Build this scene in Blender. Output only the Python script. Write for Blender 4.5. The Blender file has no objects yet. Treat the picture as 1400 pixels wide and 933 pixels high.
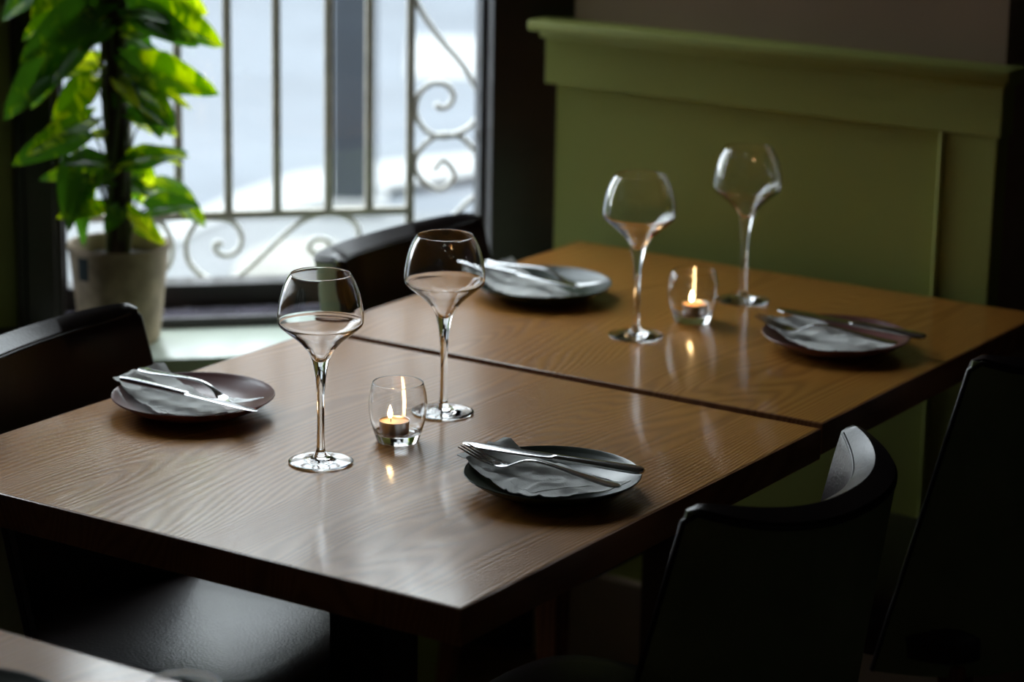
import bpy, bmesh, math, random
from mathutils import Vector, Matrix, noise

random.seed(7)
S = bpy.context.scene
COL = S.collection
PI = math.pi
T = 0.75            # table top height
R2 = math.sqrt(0.5)

# ------------------------------------------------------------------ camera
cam_d = bpy.data.cameras.new('camera')
cam = bpy.data.objects.new('camera', cam_d)
COL.objects.link(cam)
right = Vector((0.83450, 0.55080, 0.01680))
up = Vector((-0.15400, 0.20380, 0.96680))
fwd = Vector((-0.52910, 0.80940, -0.25490)).normalized()
right = (right - fwd * right.dot(fwd)).normalized()
up = right.cross(fwd).normalized()
mw = Matrix((right, up, -fwd)).transposed().to_4x4()
mw.translation = Vector((1.4536, -2.1379, 1.7156))
cam.matrix_world = mw
cam_d.sensor_width = 36.0
cam_d.lens = 94.55
cam_d.clip_end = 300
cam_d.dof.use_dof = True
cam_d.dof.focus_distance = 3.17
cam_d.dof.aperture_fstop = 3.3
S.camera = cam

# ------------------------------------------------------------------ sky, exposure
world = bpy.data.worlds.new('overcast_sky')
S.world = world
world.use_nodes = True
wn = world.node_tree
for n in list(wn.nodes):
    wn.nodes.remove(n)
w_out = wn.nodes.new('ShaderNodeOutputWorld')
w_bg = wn.nodes.new('ShaderNodeBackground')
w_tc = wn.nodes.new('ShaderNodeTexCoord')
w_map = wn.nodes.new('ShaderNodeMapping')
w_map.inputs['Scale'].default_value = (1.5, 1.5, 4.0)
w_noise = wn.nodes.new('ShaderNodeTexNoise')
w_noise.inputs['Scale'].default_value = 1.6
w_noise.inputs['Detail'].default_value = 4
w_ramp = wn.nodes.new('ShaderNodeValToRGB')
w_ramp.color_ramp.elements[0].position = 0.3
w_ramp.color_ramp.elements[0].color = (0.76, 0.84, 0.95, 1)
w_ramp.color_ramp.elements[1].position = 0.7
w_ramp.color_ramp.elements[1].color = (0.92, 0.96, 1.0, 1)
wn.links.new(w_tc.outputs['Generated'], w_map.inputs['Vector'])
wn.links.new(w_map.outputs['Vector'], w_noise.inputs['Vector'])
wn.links.new(w_noise.outputs['Fac'], w_ramp.inputs['Fac'])
wn.links.new(w_ramp.outputs['Color'], w_bg.inputs['Color'])
w_bg.inputs['Strength'].default_value = 1.0
wn.links.new(w_bg.outputs['Background'], w_out.inputs['Surface'])

S.view_settings.view_transform = 'Standard'
S.view_settings.look = 'None'
S.view_settings.gamma = 1.0
S.view_settings.use_curve_mapping = False
S.view_settings.exposure = 3.3
try:
    S.cycles.max_bounces = 14
    S.cycles.transmission_bounces = 14
    S.cycles.glossy_bounces = 6
    S.cycles.diffuse_bounces = 5
    S.cycles.transparent_max_bounces = 16
    S.cycles.sample_clamp_indirect = 6.0
    S.cycles.blur_glossy = 0.3
    S.cycles.use_denoising = True
except Exception:
    pass


# window wall frame: s runs along the glass, k is the distance towards the street
def W(s, k, z):
    return Vector(((s - k) * R2, (s + k) * R2, z))


K_GLASS = 1.87
# sky portal in the window opening: guides the daylight sampling, gives off no light itself
pd = bpy.data.lights.new('window_daylight_portal', 'AREA')
pd.shape = 'RECTANGLE'
pd.size = 0.75
pd.size_y = 1.75
pd.cycles.is_portal = True
po = bpy.data.objects.new('window_daylight_portal', pd)
COL.objects.link(po)
pm = Matrix((Vector((R2, R2, 0)), Vector((0, 0, 1)), Vector((-R2, R2, 0)))).transposed()
pm = Matrix((Vector((R2, R2, 0)), Vector((0, 0, -1)), Vector((-R2, R2, 0)))).transposed()
po.matrix_world = pm.to_4x4()
po.location = W(0.03, 2.06, 1.50)
pd3 = pd.copy()
pd3.size = 0.5
po3 = bpy.data.objects.new('added_window_portal', pd3)  # portal of the unseen added window
COL.objects.link(po3)
po3.matrix_world = pm.to_4x4()
po3.location = W(-0.85, 2.06, 1.50)


# ------------------------------------------------------------------ materials
def new_mat(name):
    m = bpy.data.materials.new(name)
    m.use_nodes = True
    nt = m.node_tree
    return m, nt, nt.nodes['Principled BSDF'], nt.nodes['Material Output']


def N(nt, kind, **kw):
    n = nt.nodes.new(kind)
    for k, v in kw.items():
        if k in n.inputs:
            n.inputs[k].default_value = v
        else:
            setattr(n, k, v)
    return n


def simple(name, col, rough=0.5, metal=0.0, spec=0.5, var=0.12, scale=8.0, bump=0.0, bscale=200.0):
    m, nt, b, o = new_mat(name)
    tc = N(nt, 'ShaderNodeTexCoord')
    nz = N(nt, 'ShaderNodeTexNoise', Scale=scale, Detail=5.0)
    nt.links.new(tc.outputs['Object'], nz.inputs['Vector'])
    rp = N(nt, 'ShaderNodeValToRGB')
    rp.color_ramp.elements[0].position = 0.3
    rp.color_ramp.elements[1].position = 0.7
    rp.color_ramp.elements[0].color = tuple(c * (1 - var) for c in col) + (1,)
    rp.color_ramp.elements[1].color = tuple(min(1, c * (1 + var)) for c in col) + (1,)
    nt.links.new(nz.outputs['Fac'], rp.inputs['Fac'])
    nt.links.new(rp.outputs['Color'], b.inputs['Base Color'])
    b.inputs['Roughness'].default_value = rough
    b.inputs['Metallic'].default_value = metal
    b.inputs['Specular IOR Level'].default_value = spec
    if bump:
        n2 = N(nt, 'ShaderNodeTexNoise', Scale=bscale, Detail=3.0)
        nt.links.new(tc.outputs['Object'], n2.inputs['Vector'])
        bp = N(nt, 'ShaderNodeBump', Strength=bump, Distance=0.002)
        nt.links.new(n2.outputs['Fac'], bp.inputs['Height'])
        nt.links.new(bp.outputs['Normal'], b.inputs['Normal'])
    return m


def leather(name, col, rough=0.42):
    m, nt, b, o = new_mat(name)
    tc = N(nt, 'ShaderNodeTexCoord')
    vo = N(nt, 'ShaderNodeTexVoronoi', Scale=260.0)
    nt.links.new(tc.outputs['Object'], vo.inputs['Vector'])
    nz = N(nt, 'ShaderNodeTexNoise', Scale=14.0, Detail=6.0)
    nt.links.new(tc.outputs['Object'], nz.inputs['Vector'])
    mx = N(nt, 'ShaderNodeMix', data_type='RGBA')
    mx.inputs[6].default_value = tuple(c * 0.8 for c in col) + (1,)
    mx.inputs[7].default_value = tuple(c * 1.25 for c in col) + (1,)
    nt.links.new(nz.outputs['Fac'], mx.inputs[0])
    nt.links.new(mx.outputs[2], b.inputs['Base Color'])
    bp = N(nt, 'ShaderNodeBump', Strength=0.22, Distance=0.0008)
    nt.links.new(vo.outputs['Distance'], bp.inputs['Height'])
    nt.links.new(bp.outputs['Normal'], b.inputs['Normal'])
    b.inputs['Roughness'].default_value = rough
    b.inputs['Specular IOR Level'].default_value = 0.5
    return m


def wood(name, dark, mid, light, axis='Y', rough=0.36, fine=190.0, ring=50.0, coat=0.62):
    """ash: long open pores and cathedral figure along the axis"""
    m, nt, b, o = new_mat(name)
    L = nt.links
    tc = N(nt, 'ShaderNodeTexCoord')
    mp = N(nt, 'ShaderNodeMapping')
    if axis == 'X':
        mp.inputs['Rotation'].default_value = (0, 0, PI / 2)
    elif axis == 'Z':
        mp.inputs['Rotation'].default_value = (PI / 2, 0, 0)
    L.new(tc.outputs['Object'], mp.inputs['Vector'])
    # slow wander of the rings along the board
    st = N(nt, 'ShaderNodeMapping')
    st.inputs['Scale'].default_value = (2.6, 0.42, 0.9)
    L.new(mp.outputs['Vector'], st.inputs['Vector'])
    big = N(nt, 'ShaderNodeTexNoise', Scale=1.7, Detail=2.0, Roughness=0.45)
    L.new(st.outputs['Vector'], big.inputs['Vector'])
    rings = N(nt, 'ShaderNodeMath', operation='MULTIPLY')
    rings.inputs[1].default_value = ring
    L.new(big.outputs['Fac'], rings.inputs[0])
    sx = N(nt, 'ShaderNodeSeparateXYZ')
    L.new(mp.outputs['Vector'], sx.inputs[0])
    xs = N(nt, 'ShaderNodeMath', operation='MULTIPLY')
    xs.inputs[1].default_value = 95.0
    L.new(sx.outputs['X'], xs.inputs[0])
    add = N(nt, 'ShaderNodeMath', operation='ADD')
    L.new(rings.outputs[0], add.inputs[0])
    L.new(xs.outputs[0], add.inputs[1])
    sn = N(nt, 'ShaderNodeMath', operation='MULTIPLY')
    sn.inputs[1].default_value = 2 * PI
    L.new(add.outputs[0], sn.inputs[0])
    si = N(nt, 'ShaderNodeMath', operation='SINE')
    L.new(sn.outputs[0], si.inputs[0])
    fr = N(nt, 'ShaderNodeMath', operation='MULTIPLY_ADD')
    fr.inputs[1].default_value = 0.31
    fr.inputs[2].default_value = 0.45
    L.new(si.outputs[0], fr.inputs[0])
    # pores: very stretched noise
    pm_ = N(nt, 'ShaderNodeMapping')
    pm_.inputs['Scale'].default_value = (fine * 2.2, fine * 0.05, fine * 2.2)
    L.new(mp.outputs['Vector'], pm_.inputs['Vector'])
    po_ = N(nt, 'ShaderNodeTexNoise', Scale=1.0, Detail=3.0, Roughness=0.6)
    L.new(pm_.outputs['Vector'], po_.inputs['Vector'])
    comb = N(nt, 'ShaderNodeMath', operation='MULTIPLY_ADD')
    L.new(po_.outputs['Fac'], comb.inputs[0])
    comb.inputs[1].default_value = 0.75
    L.new(fr.outputs[0], comb.inputs[2])
    rp = N(nt, 'ShaderNodeValToRGB')
    e = rp.color_ramp.elements
    e[0].position = 0.22; e[0].color = dark + (1,)
    e[1].position = 1.25 if False else 1.0; e[1].color = light + (1,)
    e2 = e.new(0.5); e2.color = mid + (1,)
    sc = N(nt, 'ShaderNodeMath', operation='MULTIPLY')
    sc.inputs[1].default_value = 0.68
    L.new(comb.outputs[0], sc.inputs[0])
    L.new(sc.outputs[0], rp.inputs['Fac'])
    # slow tonal drift
    dn = N(nt, 'ShaderNodeTexNoise', Scale=2.6, Detail=3.0)
    L.new(tc.outputs['Object'], dn.inputs['Vector'])
    hs = N(nt, 'ShaderNodeHueSaturation')
    vv = N(nt, 'ShaderNodeMapRange')
    vv.inputs['To Min'].default_value = 0.78
    vv.inputs['To Max'].default_value = 1.22
    L.new(dn.outputs['Fac'], vv.inputs['Value'])
    L.new(vv.outputs[0], hs.inputs['Value'])
    L.new(rp.outputs['Color'], hs.inputs['Color'])
    L.new(hs.outputs['Color'], b.inputs['Base Color'])
    rr = N(nt, 'ShaderNodeMapRange')
    rr.inputs['To Min'].default_value = rough + 0.12
    rr.inputs['To Max'].default_value = rough - 0.04
    L.new(sc.outputs[0], rr.inputs['Value'])
    L.new(rr.outputs[0], b.inputs['Roughness'])
    bp = N(nt, 'ShaderNodeBump', Strength=0.9, Distance=0.0007)
    L.new(sc.outputs[0], bp.inputs['Height'])
    L.new(bp.outputs['Normal'], b.inputs['Normal'])
    b.inputs['Specular IOR Level'].default_value = 0.22
    # worn lacquer on top
    b2 = N(nt, 'ShaderNodeBump', Strength=0.22, Distance=0.0005)
    mixh = N(nt, 'ShaderNodeMath', operation='MULTIPLY_ADD')
    mixh.inputs[1].default_value = 0.30
    L.new(sc.outputs[0], mixh.inputs[0])
    L.new(po_.outputs['Fac'], mixh.inputs[2])
    L.new(mixh.outputs[0], b2.inputs['Height'])
    L.new(b2.outputs['Normal'], b.inputs['Coat Normal'])
    b.inputs['Coat Weight'].default_value = coat
    b.inputs['Coat Roughness'].default_value = 0.10
    return m


def glass(name, col=(1, 1, 1), ior=1.5):
    m, nt, b, o = new_mat(name)
    b.inputs['Base Color'].default_value = col + (1,)
    b.inputs['Roughness'].default_value = 0.0
    b.inputs['IOR'].default_value = ior
    b.inputs['Transmission Weight'].default_value = 1.0
    # faint smudges on the surface
    tc = N(nt, 'ShaderNodeTexCoord')
    nz = N(nt, 'ShaderNodeTexNoise', Scale=40.0, Detail=4.0)
    nt.links.new(tc.outputs['Object'], nz.inputs['Vector'])
    mr = N(nt, 'ShaderNodeMapRange')
    mr.inputs['From Min'].default_value = 0.55
    mr.inputs['From Max'].default_value = 0.9
    mr.inputs['To Min'].default_value = 0.0
    mr.inputs['To Max'].default_value = 0.03
    nt.links.new(nz.outputs['Fac'], mr.inputs['Value'])
    nt.links.new(mr.outputs[0], b.inputs['Roughness'])
    return m


def pane_mat():
    m, nt, b, o = new_mat('window_glass')
    nt.nodes.remove(b)
    tr = N(nt, 'ShaderNodeBsdfTransparent')
    tr.inputs['Color'].default_value = (0.96, 0.98, 0.97, 1)
    gl = N(nt, 'ShaderNodeBsdfGlossy', Roughness=0.0)
    lw = N(nt, 'ShaderNodeLayerWeight', Blend=0.5)
    p5 = N(nt, 'ShaderNodeMath', operation='POWER')
    p5.inputs[1].default_value = 5.0
    nt.links.new(lw.outputs['Facing'], p5.inputs[0])
    fz = N(nt, 'ShaderNodeMath', operation='MULTIPLY_ADD')     # Schlick: 0.04 + 0.96 (1 - cos)^5
    fz.inputs[1].default_value = 0.96
    fz.inputs[2].default_value = 0.04
    nt.links.new(p5.outputs[0], fz.inputs[0])
    mx = N(nt, 'ShaderNodeMixShader')
    nt.links.new(fz.outputs[0], mx.inputs[0])
    nt.links.new(tr.outputs[0], mx.inputs[1])
    nt.links.new(gl.outputs[0], mx.inputs[2])
    nt.links.new(mx.outputs[0], o.inputs['Surface'])
    return m


def leaf_mat(name, green, lime, split):
    m, nt, b, o = new_mat(name)
    L = nt.links
    tc = N(nt, 'ShaderNodeTexCoord')
    mp = N(nt, 'ShaderNodeMapping')
    mp.inputs['Scale'].default_value = (10, 34, 10)
    L.new(tc.outputs['Object'], mp.inputs['Vector'])
    nz = N(nt, 'ShaderNodeTexNoise', Scale=2.0, Detail=4.0, Distortion=0.8)
    L.new(mp.outputs['Vector'], nz.inputs['Vector'])
    rp = N(nt, 'ShaderNodeValToRGB')
    rp.color_ramp.elements[0].position = split
    rp.color_ramp.elements[0].color = green + (1,)
    rp.color_ramp.elements[1].position = split + 0.08
    rp.color_ramp.elements[1].color = lime + (1,)
    L.new(nz.outputs['Fac'], rp.inputs['Fac'])
    L.new(rp.outputs['Color'], b.inputs['Base Color'])
    b.inputs['Roughness'].default_value = 0.35
    tl = N(nt, 'ShaderNodeBsdfTranslucent')
    hs = N(nt, 'ShaderNodeHueSaturation', Saturation=1.08, Value=2.3)
    L.new(rp.outputs['Color'], hs.inputs['Color'])
    L.new(hs.outputs['Color'], tl.inputs['Color'])
    mx = N(nt, 'ShaderNodeMixShader')
    mx.inputs[0].default_value = 0.45
    L.new(b.outputs[0], mx.inputs[1])
    L.new(tl.outputs[0], mx.inputs[2])
    L.new(mx.outputs[0], o.inputs['Surface'])
    return m


def emit(name, col, strength):
    m, nt, b, o = new_mat(name)
    nt.nodes.remove(b)
    e = N(nt, 'ShaderNodeEmission', Strength=strength)
    lw = N(nt, 'ShaderNodeLayerWeight', Blend=0.35)
    rp = N(nt, 'ShaderNodeValToRGB')
    rp.color_ramp.elements[0].color = (1.0, 0.72, 0.35, 1)
    rp.color_ramp.elements[1].color = col + (1,)
    nt.links.new(lw.outputs['Facing'], rp.inputs['Fac'])
    nt.links.new(rp.outputs['Color'], e.inputs['Color'])
    nt.links.new(e.outputs[0], o.inputs['Surface'])
    return m


M = {}
M['wood'] = wood('ash_table_wood', (0.31, 0.118, 0.016), (0.44, 0.180, 0.028), (0.55, 0.245, 0.050))
M['wood_shaded'] = wood('shaded_edge_wood', (0.19, 0.078, 0.028), (0.27, 0.115, 0.042), (0.33, 0.15, 0.058), rough=0.4, coat=0.3)  # darker copy of the table wood: shade on the edges put into colour
M['leg'] = wood('reddish_leg_wood', (0.10, 0.035, 0.018), (0.17, 0.062, 0.03), (0.22, 0.085, 0.04), axis='Z', rough=0.4)
M['floor'] = wood('floor_wood', (0.05, 0.022, 0.008), (0.11, 0.05, 0.017), (0.16, 0.075, 0.026), axis='X', rough=0.35)
M['leather'] = leather('brown_black_leather', (0.022, 0.0135, 0.0135), 0.33)
M['green_back'] = simple('dark_green_upholstery', (0.21, 0.25, 0.13), 0.75, spec=0.25, bump=0.12, bscale=500)
M['piping'] = simple('dark_piping', (0.012, 0.008, 0.008), 0.38)
M['sage'] = simple('sage_green_paint', (0.35, 0.385, 0.100), 0.5, spec=0.4, var=0.05, scale=3, bump=0.05, bscale=120)
M['sage_lit'] = simple('daylit_sage_paint', (0.60, 0.67, 0.58), 0.25, spec=0.5, var=0.04, scale=4)  # paler copy of the sage paint, daylight on the ledge put into colour
M['pink'] = simple('beige_pink_plaster', (0.37, 0.27, 0.19), 0.85, spec=0.2, var=0.06, scale=5, bump=0.1, bscale=90)
M['dark_wood'] = simple('dark_brown_joinery', (0.018, 0.011, 0.010), 0.35, var=0.3, scale=12)
M['sill'] = simple('glossy_dark_sill', (0.13, 0.12, 0.15), 0.12, spec=0.7, var=0.2, scale=10)
M['dark_wall'] = simple('dark_wall_paint', (0.03, 0.027, 0.024), 0.8, var=0.08, scale=3)
M['room_wall'] = simple('beige_room_wall', (0.26, 0.23, 0.19), 0.85, var=0.06, scale=2)
M['ceiling'] = simple('ceiling_paint', (0.30, 0.28, 0.25), 0.9, var=0.05, scale=2)
M['iron'] = simple('taupe_painted_iron', (0.33, 0.295, 0.24), 0.5, var=0.2, scale=30)
M['iron_pale'] = simple('pale_lit_iron', (0.62, 0.60, 0.56), 0.45, var=0.2, scale=30)  # scrolls coloured paler than the bars to stand for light on them
M['asphalt'] = simple('blue_grey_asphalt', (0.066, 0.074, 0.085), 0.8, var=0.14, scale=1.5, bump=0.3, bscale=60)
M['facade'] = simple('grey_rendered_facade', (0.20, 0.20, 0.197), 0.8, var=0.15, scale=0.6)
M['paving'] = simple('pale_paving', (0.080, 0.083, 0.085), 0.75, var=0.12, scale=2.5, bump=0.2, bscale=40)
M['white_paint'] = simple('white_road_paint', (0.175, 0.177, 0.176), 0.6, var=0.06, scale=3)
M['post_blue'] = simple('dark_blue_post_paint', (0.0075, 0.0115, 0.018), 0.5, var=0.15, scale=6)
M['stone'] = simple('pale_stone', (0.15, 0.144, 0.128), 0.8, var=0.1, scale=12)
M['pot'] = simple('beige_woven_pot', (0.45, 0.35, 0.245), 0.75, var=0.28, scale=28, bump=0.8, bscale=90)
M['tag'] = simple('dark_teal_tag', (0.012, 0.035, 0.042), 0.5)
M['soil'] = simple('dark_potting_soil', (0.02, 0.014, 0.009), 0.95, var=0.4, scale=60, bump=0.9, bscale=120)
M['moss'] = simple('dark_coir_pole', (0.030, 0.022, 0.012), 0.95, var=0.45, scale=45, bump=1.0, bscale=110)
M['stem'] = simple('green_petiole', (0.055, 0.085, 0.02), 0.5, var=0.2, scale=20)
M['leaf_a'] = leaf_mat('variegated_leaf', (0.070, 0.165, 0.010), (0.32, 0.42, 0.030), 0.48)
M['leaf_b'] = leaf_mat('deep_green_leaf', (0.040, 0.110, 0.012), (0.14, 0.24, 0.018), 0.56)
M['leaf_c'] = leaf_mat('lime_leaf', (0.15, 0.26, 0.015), (0.46, 0.52, 0.045), 0.42)
M['plate_green'] = simple('dark_green_stoneware', (0.038, 0.053, 0.038), 0.29, var=0.15, scale=20)
M['plate_mauve'] = simple('mauve_brown_stoneware', (0.185, 0.072, 0.066), 0.29, var=0.12, scale=20)
M['plate_grey'] = simple('grey_stoneware', (0.20, 0.22, 0.215), 0.30, var=0.1, scale=20)
M['napkin'] = simple('white_paper_napkin', (0.84, 0.84, 0.81), 0.85, spec=0.2, var=0.03, scale=14, bump=0.25, bscale=420)
M['steel'] = simple('stainless_steel', (0.62, 0.62, 0.62), 0.14, metal=1.0, var=0.04, scale=40)
M['alu'] = simple('aluminium_cup', (0.62, 0.58, 0.56), 0.35, metal=1.0, var=0.06, scale=40)
M['glass'] = glass('clear_glass')
M['pane'] = pane_mat()
M['flame'] = emit('candle_flame', (1.0, 0.40, 0.08), 4.2)
M['wick'] = simple('charred_wick', (0.02, 0.014, 0.01), 0.9)
m_, nt_, b_, o_ = new_mat('peach_wax')
b_.inputs['Base Color'].default_value = (0.84, 0.50, 0.30, 1)
b_.inputs['Roughness'].default_value = 0.4
b_.inputs['Subsurface Weight'].default_value = 0.6
b_.inputs['Subsurface Radius'].default_value = (0.012, 0.006, 0.003)
b_.inputs['Subsurface Scale'].default_value = 0.6
M['wax'] = m_


# ------------------------------------------------------------------ mesh helpers
def finish(name, bm, mat, parent=None, loc=None, smooth=None, rot=None):
    me = bpy.data.meshes.new(name)
    bmesh.ops.recalc_face_normals(bm, faces=bm.faces[:])
    bm.to_mesh(me)
    bm.free()
    me.materials.append(M[mat] if isinstance(mat, str) else mat)
    if smooth is not None:
        me.polygons.foreach_set('use_smooth', [True] * len(me.polygons))
        if smooth < 170:
            me.set_sharp_from_angle(angle=math.radians(smooth))
    o = bpy.data.objects.new(name, me)
    COL.objects.link(o)
    if parent is not None:
        o.parent = parent
    if loc is not None:
        o.location = loc
    if rot is not None:
        o.rotation_euler = rot
    return o


def empty(name, label, cat, loc, rz=0.0, group=None):
    o = bpy.data.objects.new(name, None)
    o.empty_display_size = 0.05
    COL.objects.link(o)
    o.location = loc
    o.rotation_euler = (0, 0, rz)
    o['label'] = label
    o['category'] = cat
    if group:
        o['group'] = group
    return o


def tag(o, label, cat, group=None):
    o['label'] = label
    o['category'] = cat
    if group:
        o['group'] = group
    return o


def struct(o):
    o['kind'] = 'structure'
    return o


def hexa(bm, p, bevel=0.0, seg=2):
    """p: 8 points, bottom ring 0-3 then top ring 4-7"""
    vs = [bm.verts.new(q) for q in p]
    fs = [(3, 2, 1, 0), (4, 5, 6, 7), (0, 1, 5, 4), (1, 2, 6, 5), (2, 3, 7, 6), (3, 0, 4, 7)]
    faces = [bm.faces.new([vs[i] for i in f]) for f in fs]
    if bevel:
        es = list({e for f in faces for e in f.edges})
        bmesh.ops.bevel(bm, geom=es, offset=bevel, segments=seg, affect='EDGES', profile=0.5)


def box(bm, x0, x1, y0, y1, z0, z1, bevel=0.0, seg=2):
    hexa(bm, [(x0, y0, z0), (x1, y0, z0), (x1, y1, z0), (x0, y1, z0),
              (x0, y0, z1), (x1, y0, z1), (x1, y1, z1), (x0, y1, z1)], bevel, seg)


def wbox(bm, s0, s1, k0, k1, z0, z1, bevel=0.0):
    """box aligned with the window wall"""
    hexa(bm, [W(s0, k0, z0), W(s1, k0, z0), W(s1, k1, z0), W(s0, k1, z0),
              W(s0, k0, z1), W(s1, k0, z1), W(s1, k1, z1), W(s0, k1, z1)], bevel)


def prism(bm, pts, z0, z1, bevel=0.0):
    lo = [bm.verts.new((p[0], p[1], z0)) for p in pts]
    hi = [bm.verts.new((p[0], p[1], z1)) for p in pts]
    n = len(pts)
    fs = [bm.faces.new(lo[::-1]), bm.faces.new(hi)]
    for i in range(n):
        fs.append(bm.faces.new((lo[i], lo[(i + 1) % n], hi[(i + 1) % n], hi[i])))
    if bevel:
        es = list({e for f in fs for e in f.edges})
        bmesh.ops.bevel(bm, geom=es, offset=bevel, segments=2, affect='EDGES', profile=0.5)


def catmull(pts, n=6, closed=False):
    out = []
    P = [Vector(p) for p in pts]
    m = len(P)
    rng = range(m) if closed else range(m - 1)
    for i in rng:
        a = P[(i - 1) % m] if (closed or i > 0) else P[0]
        b, c = P[i], P[(i + 1) % m]
        d = P[(i + 2) % m] if (closed or i + 2 < m) else P[-1]
        for j in range(n):
            t = j / n
            out.append(0.5 * ((2 * b) + (c - a) * t + (2 * a - 5 * b + 4 * c - d) * t * t + (3 * b - a - 3 * c + d) * t ** 3))
    if not closed:
        out.append(P[-1])
    return out


def tube(bm, pts, rad, seg=8, closed=False, flat=1.0, ref=None):
    """tube along pts; rad a number or one per point"""
    n = len(pts)
    P = [Vector(p) for p in pts]
    rr = rad if isinstance(rad, (list, tuple)) else [rad] * n
    rings = []
    prev = None
    for i in range(n):
        a = P[(i - 1) % n] if (closed or i > 0) else P[0]
        b = P[(i + 1) % n] if (closed or i < n - 1) else P[-1]
        t = (b - a).normalized()
        if ref is not None:
            u = Vector(ref)
        elif prev is None:
            u = Vector((0, 0, 1)) if abs(t.z) < 0.9 else Vector((1, 0, 0))
        else:
            u = prev
        u = (u - t * u.dot(t)).normalized()
        prev = u
        v = t.cross(u)
        rings.append([bm.verts.new(P[i] + (u * math.cos(2 * PI * j / seg) * flat + v * math.sin(2 * PI * j / seg)) * rr[i]) for j in range(seg)])
    m = n if closed else n - 1
    for i in range(m):
        A, B = rings[i], rings[(i + 1) % n]
        for j in range(seg):
            bm.faces.new((A[j], A[(j + 1) % seg], B[(j + 1) % seg], B[j]))
    if not closed:
        bm.faces.new(rings[0][::-1])
        bm.faces.new(rings[-1])


def lathe(bm, prof, seg=48, cx=0.0, cy=0.0):
    """prof: (r, z) list; r < 1e-6 closes on the axis"""
    rings = []
    for r, z in prof:
        if r < 1e-6:
            rings.append([bm.verts.new((cx, cy, z))])
        else:
            rings.append([bm.verts.new((cx + r * math.cos(2 * PI * j / seg), cy + r * math.sin(2 * PI * j / seg), z)) for j in range(seg)])
    for A, B in zip(rings, rings[1:]):
        for j in range(seg):
            k = (j + 1) % seg
            if len(A) == 1 and len(B) == 1:
                continue
            if len(A) == 1:
                bm.faces.new((A[0], B[k], B[j]))
            elif len(B) == 1:
                bm.faces.new((A[j], A[k], B[0]))
            else:
                bm.faces.new((A[j], A[k], B[k], B[j]))


def lathe_open(name, prof, mat, parent, seg=64, nrm=None):
    """part of a closed lathe: faces wound for an outward profile, analytic normals so seams stay invisible"""
    verts, faces, normals = [], [], []
    n = len(prof)
    for i, (r, z) in enumerate(prof):
        nr, nz = nrm[i]
        for j in range(seg):
            a = 2 * PI * j / seg
            verts.append((r * math.cos(a), r * math.sin(a), z))
            normals.append((nr * math.cos(a), nr * math.sin(a), nz))
    for i in range(n - 1):
        for j in range(seg):
            k = (j + 1) % seg
            faces.append((i * seg + j, i * seg + k, (i + 1) * seg + k, (i + 1) * seg + j))
    me = bpy.data.meshes.new(name)
    me.from_pydata(verts, [], faces)
    me.polygons.foreach_set('use_smooth', [True] * len(me.polygons))
    me.normals_split_custom_set_from_vertices(normals)
    me.materials.append(M[mat])
    o = bpy.data.objects.new(name, me)
    COL.objects.link(o)
    o.parent = parent
    return o


def copy_tree(o, parent=None):
    c = o.copy()
    COL.objects.link(c)
    c.parent = parent
    for ch in list(o.children):
        copy_tree(ch, c)
    return c


# ================================================================== SETTING
# ---- floor inside, one board after another (boards run towards the end wall)
room = [(-2.086, 0.53), (-2.086, -4.2), (3.4, -4.2), (3.4, 1.95), (-0.84, 1.95), (-0.96, 1.60), W(0.40, 1.80, 0)[:2], W(-1.1, 1.80, 0)[:2]]
bm = bmesh.new()
prism(bm, room, -0.06, -0.012)
fl = struct(finish('floor', bm, 'dark_wood'))
base_me = None
for i in range(11):
    for j in range(2):
        bm = bmesh.new()
        y0 = -0.35 + i * 0.175
        x0, x1 = (-1.15, -0.1) if j == 0 else (-0.0985, 1.1)
        off = 0.0 if i % 2 else 0.34
        box(bm, x0 + (off if j else 0), x1 + (off if not j else 0), y0, y0 + 0.1735, -0.0119, 0.0 - 0.0004 * ((i * 7 + j * 3) % 3), 0.0008, 1)
        finish('floorboard', bm, 'floor', fl)

bm = bmesh.new()
prism(bm, room, 2.7, 2.76)
struct(finish('ceiling', bm, 'ceiling'))
for nm, b in (('wall_front', (-2.2, 3.5, -4.3, -4.2, -0.06, 2.7)),
              ('wall_right', (3.4, 3.5, -4.2, 2.0, -0.06, 2.7)), ('wall_back', (-0.30, 3.4, 1.95, 2.05, -0.06, 2.7))):
    bm = bmesh.new()
    box(bm, *b)
    struct(finish(nm, bm, 'dark_wall' if nm == 'wall_back' else 'room_wall'))

bm = bmesh.new()
box(bm, -2.20, -2.09, -4.3, 0.52, -0.06, 2.7)
struct(finish('wall_left', bm, 'room_wall'))

# ---- end wall behind the tables: plaster above, sage wainscot below
bm = bmesh.new()
box(bm, -0.868, -0.112, 1.585, 2.02, 0.0, 2.7)
pier = struct(finish('wall_end', bm, 'pink'))
bm = bmesh.new()
box(bm, -0.892, -0.107, 1.572, 1.600, 0.0, 1.002)
struct(finish('trim_3', bm, 'sage'))                         # wainscot field
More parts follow.
